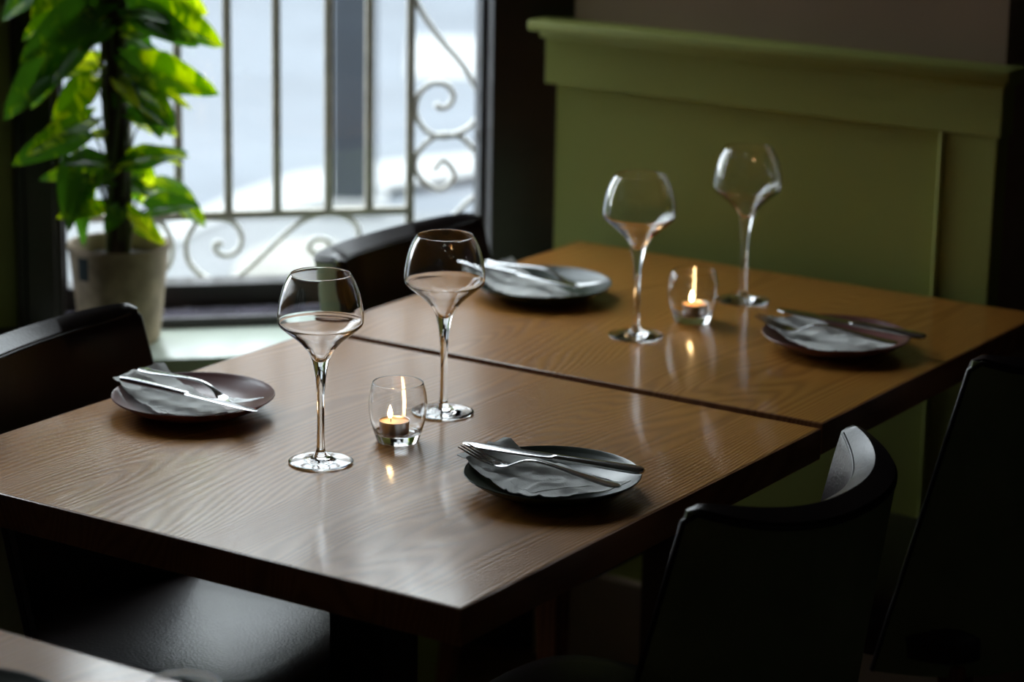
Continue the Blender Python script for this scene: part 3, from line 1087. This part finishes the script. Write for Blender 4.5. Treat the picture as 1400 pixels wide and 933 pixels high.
def make_napkin(key, layers, label, seed):
    rnd = random.Random(seed)
    bm = bmesh.new()
    NX, NY = 34, 24
    for li, (A, B, C_, D) in enumerate(layers):
        vt, vb = [], []
        if li == 0:
            ox, oy = rnd.uniform(0, 50), rnd.uniform(0, 50)
        for i in range(NX + 1):
            for j in range(NY + 1):
                u, v = i / NX, j / NY
                p = [A[q] * (1 - u) * (1 - v) + D[q] * u * (1 - v) + C_[q] * u * v + B[q] * (1 - u) * v for q in range(3)]
                x, y, lift = p
                base = max(cloth_z(x, y, key), 0.0)
                # cloth bridges the hollow of the plate a little
                base = base * 0.75 + 0.25 * 0.020 if base < 0.02 else base
                wv = noise.noise(Vector((x * 26 + ox, y * 26 + oy, 0.3))) * 0.0030
                cr = noise.noise(Vector((x * 34 - y * 13 + ox, y * 30 + x * 9 + oy, 0.7)))
                wv += (1 - min(1, abs(cr) * 4.5)) * 0.0026
                wv += abs(noise.noise(Vector((x * 11 + y * 19 + oy, x * 17 - y * 6 + ox, 1.3)))) * 0.0040
                z = max(base + 0.0016 + lift + wv, cloth_z(x, y, key) + 0.0010) + li * 0.0013
                vt.append(bm.verts.new((x, y, z + 0.0010)))
                vb.append(bm.verts.new((x, y, z)))
        n1 = NY + 1
        for i in range(NX):
            for j in range(NY):
                a, b, c, d = i * n1 + j, (i + 1) * n1 + j, (i + 1) * n1 + j + 1, i * n1 + j + 1
                bm.faces.new((vt[a], vt[b], vt[c], vt[d]))
                bm.faces.new((vb[d], vb[c], vb[b], vb[a]))
        edge = [i * n1 for i in range(NX + 1)] + [NX * n1 + j for j in range(1, n1)] + [i * n1 + NY for i in range(NX - 1, -1, -1)] + [j for j in range(NY - 1, 0, -1)]
        for a, b in zip(edge, edge[1:] + edge[:1]):
            bm.faces.new((vb[a], vb[b], vt[b], vt[a]))
    o = finish('napkin', bm, 'napkin', None, (0, 0, ZT + (D2 if key in 'cd' else 0)), smooth=55)
    return tag(o, label, 'napkin', 'folded paper napkins on the plates')


make_napkin('a', [((-0.252, 0.357, 0.002), (-0.238, 0.436, 0.008), (-0.046, 0.412, 0.0), (-0.112, 0.302, 0.0)),
                  ((-0.226, 0.366, 0.0), (-0.204, 0.421, 0.007), (-0.066, 0.414, 0.0), (-0.128, 0.326, 0.0))],
            'crumpled white paper napkin folded on the dark green plate of the near table', 3)
make_napkin('b', [((-0.800, 0.372, 0.003), (-0.772, 0.440, 0.010), (-0.588, 0.372, 0.0), (-0.664, 0.313, 0.0)),
                  ((-0.772, 0.376, 0.0), (-0.744, 0.428, 0.004), (-0.602, 0.362, 0.0), (-0.668, 0.324, 0.0))],
            'pale paper napkin folded on the mauve plate of the near table', 5)
make_napkin('c', [((-0.776, 1.140, 0.003), (-0.738, 1.214, 0.009), (-0.568, 1.142, 0.0), (-0.650, 1.078, 0.0)),
                  ((-0.748, 1.146, 0.0), (-0.716, 1.200, 0.004), (-0.582, 1.134, 0.0), (-0.650, 1.090, 0.0))],
            'pale paper napkin folded on the dark green plate of the far table', 8)
make_napkin('d', [((-0.268, 1.138, 0.002), (-0.232, 1.202, 0.009), (-0.066, 1.158, 0.0), (-0.126, 1.066, 0.0)),
                  ((-0.238, 1.142, 0.0), (-0.206, 1.190, 0.004), (-0.076, 1.150, 0.0), (-0.128, 1.080, 0.0))],
            'grey looking paper napkin folded on the shaded mauve plate of the far table', 12)


def blade_strip(bm, st):
    """st: list of (x, yc, z, halfwidth, halfthick): rounded lozenge cross-sections"""
    rings = []
    for x, yc, z, w, t in st:
        ring = []
        for i in range(12):
            a = 2 * PI * i / 12
            ca, sa = math.cos(a), math.sin(a)
            ring.append(bm.verts.new((x, yc + w * abs(ca) ** 0.8 * (1 if ca >= 0 else -1), z + t * abs(sa) ** 0.9 * (1 if sa >= 0 else -1))))
        rings.append(ring)
    for A, B in zip(rings, rings[1:]):
        for i in range(12):
            bm.faces.new((A[i], A[(i + 1) % 12], B[(i + 1) % 12], B[i]))
    bm.faces.new(rings[0][::-1])
    bm.faces.new(rings[-1])


def lerp_stations(keys, n=5):
    P = catmull([(k[0], k[1], k[2]) for k in keys], n)
    Q = catmull([(k[3], k[4], 0) for k in keys], n)
    return [(p.x, p.y, p.z, max(q.x, 0.0003), max(q.y, 0.0003)) for p, q in zip(P, Q)]


def place(root, tip, end, z_tip, z_end, roll=0.0):
    """local x runs from the tip (0) to the handle end (+L)"""
    lift = D2 if tip[1] > 0.8 else 0
    a = Vector((tip[0], tip[1], T + z_tip + lift))
    b = Vector((end[0], end[1], T + z_end + lift))
    x = (b - a).normalized()
    zv = Vector((0, 0, 1))
    y = zv.cross(x).normalized()
    z = x.cross(y)
    m = Matrix((x, y, z)).transposed().to_4x4() @ Matrix.Rotation(roll, 4, 'X')
    m.translation = a
    root.matrix_world = m


def make_knife(label):
    k = empty('table_knife', label, 'knife', (0, 0, 0), 0, 'steel table knives')
    bm = bmesh.new()
    blade_strip(bm, lerp_stations([(0.0, 0.002, 0, 0.0012, 0.0005), (0.004, 0.001, 0, 0.0050, 0.0007), (0.020, 0.0, 0, 0.0088, 0.0009), (0.055, 0.0, 0, 0.0098, 0.0011),
                                   (0.085, 0.0, 0, 0.0098, 0.0013), (0.108, 0.0, 0, 0.0088, 0.0016), (0.116, 0.0, 0, 0.0060, 0.0022)]))
    finish('blade', bm, 'steel', k, smooth=50)
    bm = bmesh.new()
    blade_strip(bm, lerp_stations([(0.114, 0.0, 0, 0.0052, 0.0024), (0.118, 0.0, 0, 0.0066, 0.0034), (0.128, 0.0, 0, 0.0062, 0.0036), (0.165, 0.0, 0, 0.0070, 0.0040),
                                   (0.205, 0.0, 0, 0.0086, 0.0042), (0.221, 0.0, 0, 0.0080, 0.0038), (0.2265, 0.0, 0, 0.0040, 0.0020)]))
    finish('handle', bm, 'steel', k, smooth=50)
    return k


def make_fork(label):
    f = empty('table_fork', label, 'fork', (0, 0, 0), 0, 'steel table forks')
    bm = bmesh.new()
    blade_strip(bm, lerp_stations([(0.046, 0, -0.0090, 0.0118, 0.0009), (0.056, 0, -0.0098, 0.0118, 0.0012), (0.066, 0, -0.0080, 0.0085, 0.0014), (0.076, 0, -0.0030, 0.0045, 0.0018),
                                   (0.088, 0, 0.0020, 0.0034, 0.0020), (0.102, 0, 0.0046, 0.0034, 0.0019)]))
    finish('head', bm, 'steel', f, smooth=60)
    bm = bmesh.new()
    blade_strip(bm, lerp_stations([(0.102, 0, 0.0046, 0.0034, 0.0019), (0.125, 0, 0.0042, 0.0040, 0.0018), (0.160, 0, 0.0014, 0.0062, 0.0017), (0.190, 0, -0.0006, 0.0088, 0.0016),
                                   (0.205, 0, -0.0006, 0.0088, 0.0015), (0.2125, 0, -0.0004, 0.0045, 0.0012)]))
    finish('handle', bm, 'steel', f, smooth=60)
    for i in range(4):
        y = -0.0096 + i * 0.0064
        bm = bmesh.new()
        blade_strip(bm, lerp_stations([(0.0, y, 0.0020, 0.0006, 0.0005), (0.006, y, 0.0004, 0.0012, 0.0008), (0.020, y, -0.0040, 0.0016, 0.0010), (0.036, y, -0.0078, 0.0020, 0.0010), (0.049, y * 0.98, -0.0092, 0.0022, 0.0010)], 4))
        finish('tine', bm, 'steel', f, smooth=60)
    return f


k1 = make_knife('steel knife on the napkin of the near dark green plate, handle over the rim')
place(k1, (-0.264, 0.386), (-0.042, 0.436), 0.0345, 0.0290, 0.1)
k2 = copy_tree(k1); place(k2, (-0.553, 0.362), (-0.790, 0.365), 0.0290, 0.0340, 0.1)
k2['label'] = 'steel knife lying across the near mauve plate, handle to the left'
k3 = copy_tree(k1); place(k3, (-0.566, 1.140), (-0.790, 1.152), 0.0300, 0.0360, 0.1)
k3['label'] = 'steel knife across the far dark green plate, seen through a wine glass'
k4 = copy_tree(k1); place(k4, (-0.262, 1.176), (-0.050, 1.184), 0.0360, 0.0300, 0.1)
k4['label'] = 'dark looking steel knife at the back of the shaded mauve plate'
f1 = make_fork('steel fork with upturned tines on the near dark green plate')
place(f1, (-0.252, 0.368), (-0.042, 0.376), 0.0370, 0.0268)
f2 = copy_tree(f1); place(f2, (-0.570, 0.384), (-0.776, 0.404), 0.0345, 0.0375)
f2['label'] = 'steel fork lying behind the knife on the near mauve plate'
f3 = copy_tree(f1); place(f3, (-0.548, 1.160), (-0.760, 1.178), 0.0345, 0.0375)
f3['label'] = 'steel fork lying behind the knife on the far dark green plate'
f4 = copy_tree(f1); place(f4, (-0.268, 1.122), (-0.058, 1.138), 0.0370, 0.0280)
f4['label'] = 'steel fork at the front of the shaded mauve plate, tines to the left'

# ================================================================== POTTED PLANT
KP = 1.70
pc = W(-0.242, KP, 0)
pl = empty('potted_pothos', 'variegated climbing pothos in a beige woven pot on the window ledge', 'plant', (pc.x, pc.y, 0.601))
bm = bmesh.new()
prof = [(0.0, 0.0), (0.0600, 0.0), (0.0625, 0.003)]
for i in range(15):
    z = 0.006 + i * 0.0104
    r = 0.063 + (0.0805 - 0.063) * (z / 0.157)
    prof += [(r + 0.0012, z + 0.003), (r, z + 0.0075)]
prof += [(0.0825, 0.152), (0.0830, 0.157), (0.0815, 0.160), (0.0785, 0.158), (0.0765, 0.150), (0.072, 0.100), (0.0, 0.098)]
lathe(bm, prof, 48)
finish('pot', bm, 'pot', pl, smooth=40)
bm = bmesh.new()
lathe(bm, [(0.0, 0.136), (0.03, 0.138), (0.060, 0.134), (0.0755, 0.132), (0.0745, 0.126), (0.0, 0.126)], 36)
for v in bm.verts:
    v.co.z += 0.004 * noise.noise(v.co * 60)
finish('soil', bm, 'soil', pl, smooth=60)
bm = bmesh.new()
a0 = math.radians(-88) + 0.45
tp = []
for j, z in enumerate((0.113, 0.150)):
    for i in range(5):
        a = a0 + (i - 2) * 0.055 - 0.45
        r = 0.0815 + 0.0035 + (0.0025 if z < 0.12 else 0.004)
        tp.append((r * math.cos(a), r * math.sin(a), z))
vs = [bm.verts.new(p) for p in tp]
vs2 = [bm.verts.new((p[0] * 0.985, p[1] * 0.985, p[2])) for p in tp]
for i in range(4):
    bm.faces.new((vs[i], vs[i + 1], vs[i + 6], vs[i + 5]))
    bm.faces.new((vs2[i + 5], vs2[i + 6], vs2[i + 1], vs2[i]))
    bm.faces.new((vs[i + 1], vs[i], vs2[i], vs2[i + 1]))
    bm.faces.new((vs[i + 5], vs[i + 6], vs2[i + 6], vs2[i + 5]))
bm.faces.new((vs[0], vs[5], vs2[5], vs2[0]))
bm.faces.new((vs[9], vs[4], vs2[4], vs2[9]))
finish('pot_tag', bm, 'tag', pl, smooth=40)
bm = bmesh.new()
P = [(0, 0, 0.13 + i * 0.02) for i in range(26)]
tube(bm, P, [0.0165 + 0.0016 * math.sin(i * 1.9) for i in range(26)], 16)
for v in bm.verts:
    v.co += 0.0018 * noise.noise_vector(v.co * 70)
finish('moss_pole', bm, 'moss', pl, smooth=70)
for q in range(3):
    bm = bmesh.new()
    pts = []
    for i in range(22):
        a = q * 2.1 + i * 0.16
        pts.append((0.0195 * math.cos(a), 0.0195 * math.sin(a), 0.13 + i * 0.027))
    tube(bm, catmull(pts, 2), 0.0036, 6)
    finish('vine', bm, 'stem', pl, smooth=70)

LEAVES = [(-0.204, 1.143, -0.069, 1.083, 0.07), (-0.161, 1.162, -0.094, 1.126, 0.045), (-0.209, 1.045, -0.086, 1.01, 0.065), (-0.222, 1.059, -0.183, 0.957, 0.079),
          (-0.299, 1.098, -0.418, 0.979, 0.073), (-0.342, 1.182, -0.42, 1.124, 0.051), (-0.282, 1.141, -0.387, 1.07, 0.062), (-0.262, 1.054, -0.314, 1.039, 0.028),
          (-0.281, 1.027, -0.342, 0.968, 0.048), (-0.294, 0.945, -0.406, 0.901, 0.053), (-0.314, 0.901, -0.33, 0.82, 0.039), (-0.298, 0.904, -0.286, 0.789, 0.037),
          (-0.263, 0.9, -0.328, 0.907, 0.042), (-0.233, 0.899, -0.138, 0.917, 0.045), (-0.194, 0.96, -0.142, 0.931, 0.031), (-0.209, 0.879, -0.185, 0.823, 0.042),
          (-0.182, 0.848, -0.102, 0.795, 0.062), (-0.219, 0.795, -0.174, 0.766, 0.037), (-0.24, 0.824, -0.265, 0.791, 0.034), (-0.262, 0.939, -0.288, 0.937, 0.02),
          (-0.225, 0.863, -0.185, 0.873, 0.025), (-0.263, 1.16, -0.194, 1.115, 0.062), (-0.212, 1.127, -0.274, 1.109, 0.034), (-0.22, 1.032, -0.245, 0.985, 0.039),
          (-0.199, 0.823, -0.122, 0.838, 0.045), (-0.241, 1.17, -0.296, 1.112, 0.051), (-0.196, 1.012, -0.153, 0.967, 0.034)]
extra = random.Random(5)
LEAVES += [(-0.23, 1.235, -0.15, 1.20, 0.055), (-0.255, 1.24, -0.335, 1.21, 0.055), (-0.24, 1.26, -0.21, 1.19, 0.05), (-0.25, 1.25, -0.27, 1.32, 0.04), (-0.235, 1.22, -0.13, 1.175, 0.05)]
for q in range(16):                       # small young leaves close to the pole
    a_ = extra.uniform(-1, 1)
    z_ = extra.uniform(0.80, 1.16)
    LEAVES.append((-0.242 + a_ * 0.03, z_, -0.242 + a_ * 0.095 + (0.03 if a_ > 0 else -0.03), z_ - extra.uniform(0.0, 0.05), extra.uniform(0.022, 0.034)))
for (s0, z0, s1, z1, wd) in LEAVES[:]:
    if wd > 0.03 and z0 > 0.86:
        ds, dz = extra.uniform(-0.03, 0.03), extra.uniform(-0.045, 0.03)
        if s0 + ds + s1 - s0 > -0.42:
            LEAVES.append((s0 * 0.7 - 0.242 * 0.3 + ds * 0.4, z0 + dz, s1 * 0.8 - 0.242 * 0.2 + ds, z1 + dz, wd * extra.uniform(0.75, 1.0)))
KIND = 'acabbbbcabbabaccacbcabbbbba'
ROOM = Vector((R2, -R2, 0))
rnd = random.Random(21)
for i, (s0, z0, s1, z1, wd) in enumerate(LEAVES):
    kb = KP + rnd.uniform(-0.035, 0.03)
    kt = kb + rnd.uniform(-0.05, 0.03)
    b = W(s0, kb, z0)
    tip = W(s1, kt, z1)
    ax = (tip - b)
    L = ax.length
    ax.normalize()
    nrm = (ROOM * rnd.uniform(0.5, 1.0) + Vector((0, 0, 1)) * rnd.uniform(0.35, 0.8) + W(1, 0, 0) * rnd.uniform(-0.3, 0.3))
    nrm = (nrm - ax * nrm.dot(ax)).normalized()
    side = nrm.cross(ax)
    bm = bmesh.new()
    NU, NV = 10, 3
    grid = []
    for u_ in range(NU + 1):
        u = u_ / NU
        half = wd * 0.62 * (math.sqrt(u * 1.5 + 0.06) if u < 0.30 else 1.0 * math.sqrt(0.51)) / math.sqrt(0.51)
        half *= (1 - max(0, u - 0.12) / 0.88) ** 0.62 if u > 0.12 else 1
        row = []
        for v_ in range(-NV, NV + 1):
            v = v_ / NV
            lobe = -0.16 * L * abs(v) ** 1.5 * max(0, 1 - u * 3.2)
            p = ax * (u * L * 1.02 + lobe) + side * (v * half) + nrm * (abs(v) * half * 0.50 - (abs(v) ** 3) * half * 0.24 - 0.38 * L * (u - 0.40) ** 2 + 0.05 * half * math.sin(u * 15 + v * 3 + i))
            row.append(bm.verts.new(p))
        grid.append(row)
    for u_ in range(NU):
        for v_ in range(2 * NV):
            bm.faces.new((grid[u_][v_], grid[u_ + 1][v_], grid[u_ + 1][v_ + 1], grid[u_][v_ + 1]))
    me_l = b - Vector((pc.x, pc.y, 0.601))
    finish('leaf', bm, 'leaf_' + KIND[i % len(KIND)], pl, me_l, smooth=175)
    # petiole from the vine to the leaf
    a = Vector((0, 0, me_l.z - 0.05 - 0.03 * rnd.random()))
    a.z = max(a.z, 0.14)
    dirn = Vector((me_l.x, me_l.y, 0))
    if dirn.length > 1e-4:
        a += dirn.normalized() * 0.014
    mid = (a + me_l) / 2 + Vector((0, 0, 0.018))
    bm = bmesh.new()
    tube(bm, catmull([a, mid, me_l], 5), 0.0017, 6)
    finish('petiole', bm, 'stem', pl, smooth=80)
bpy.context.view_layer.update()
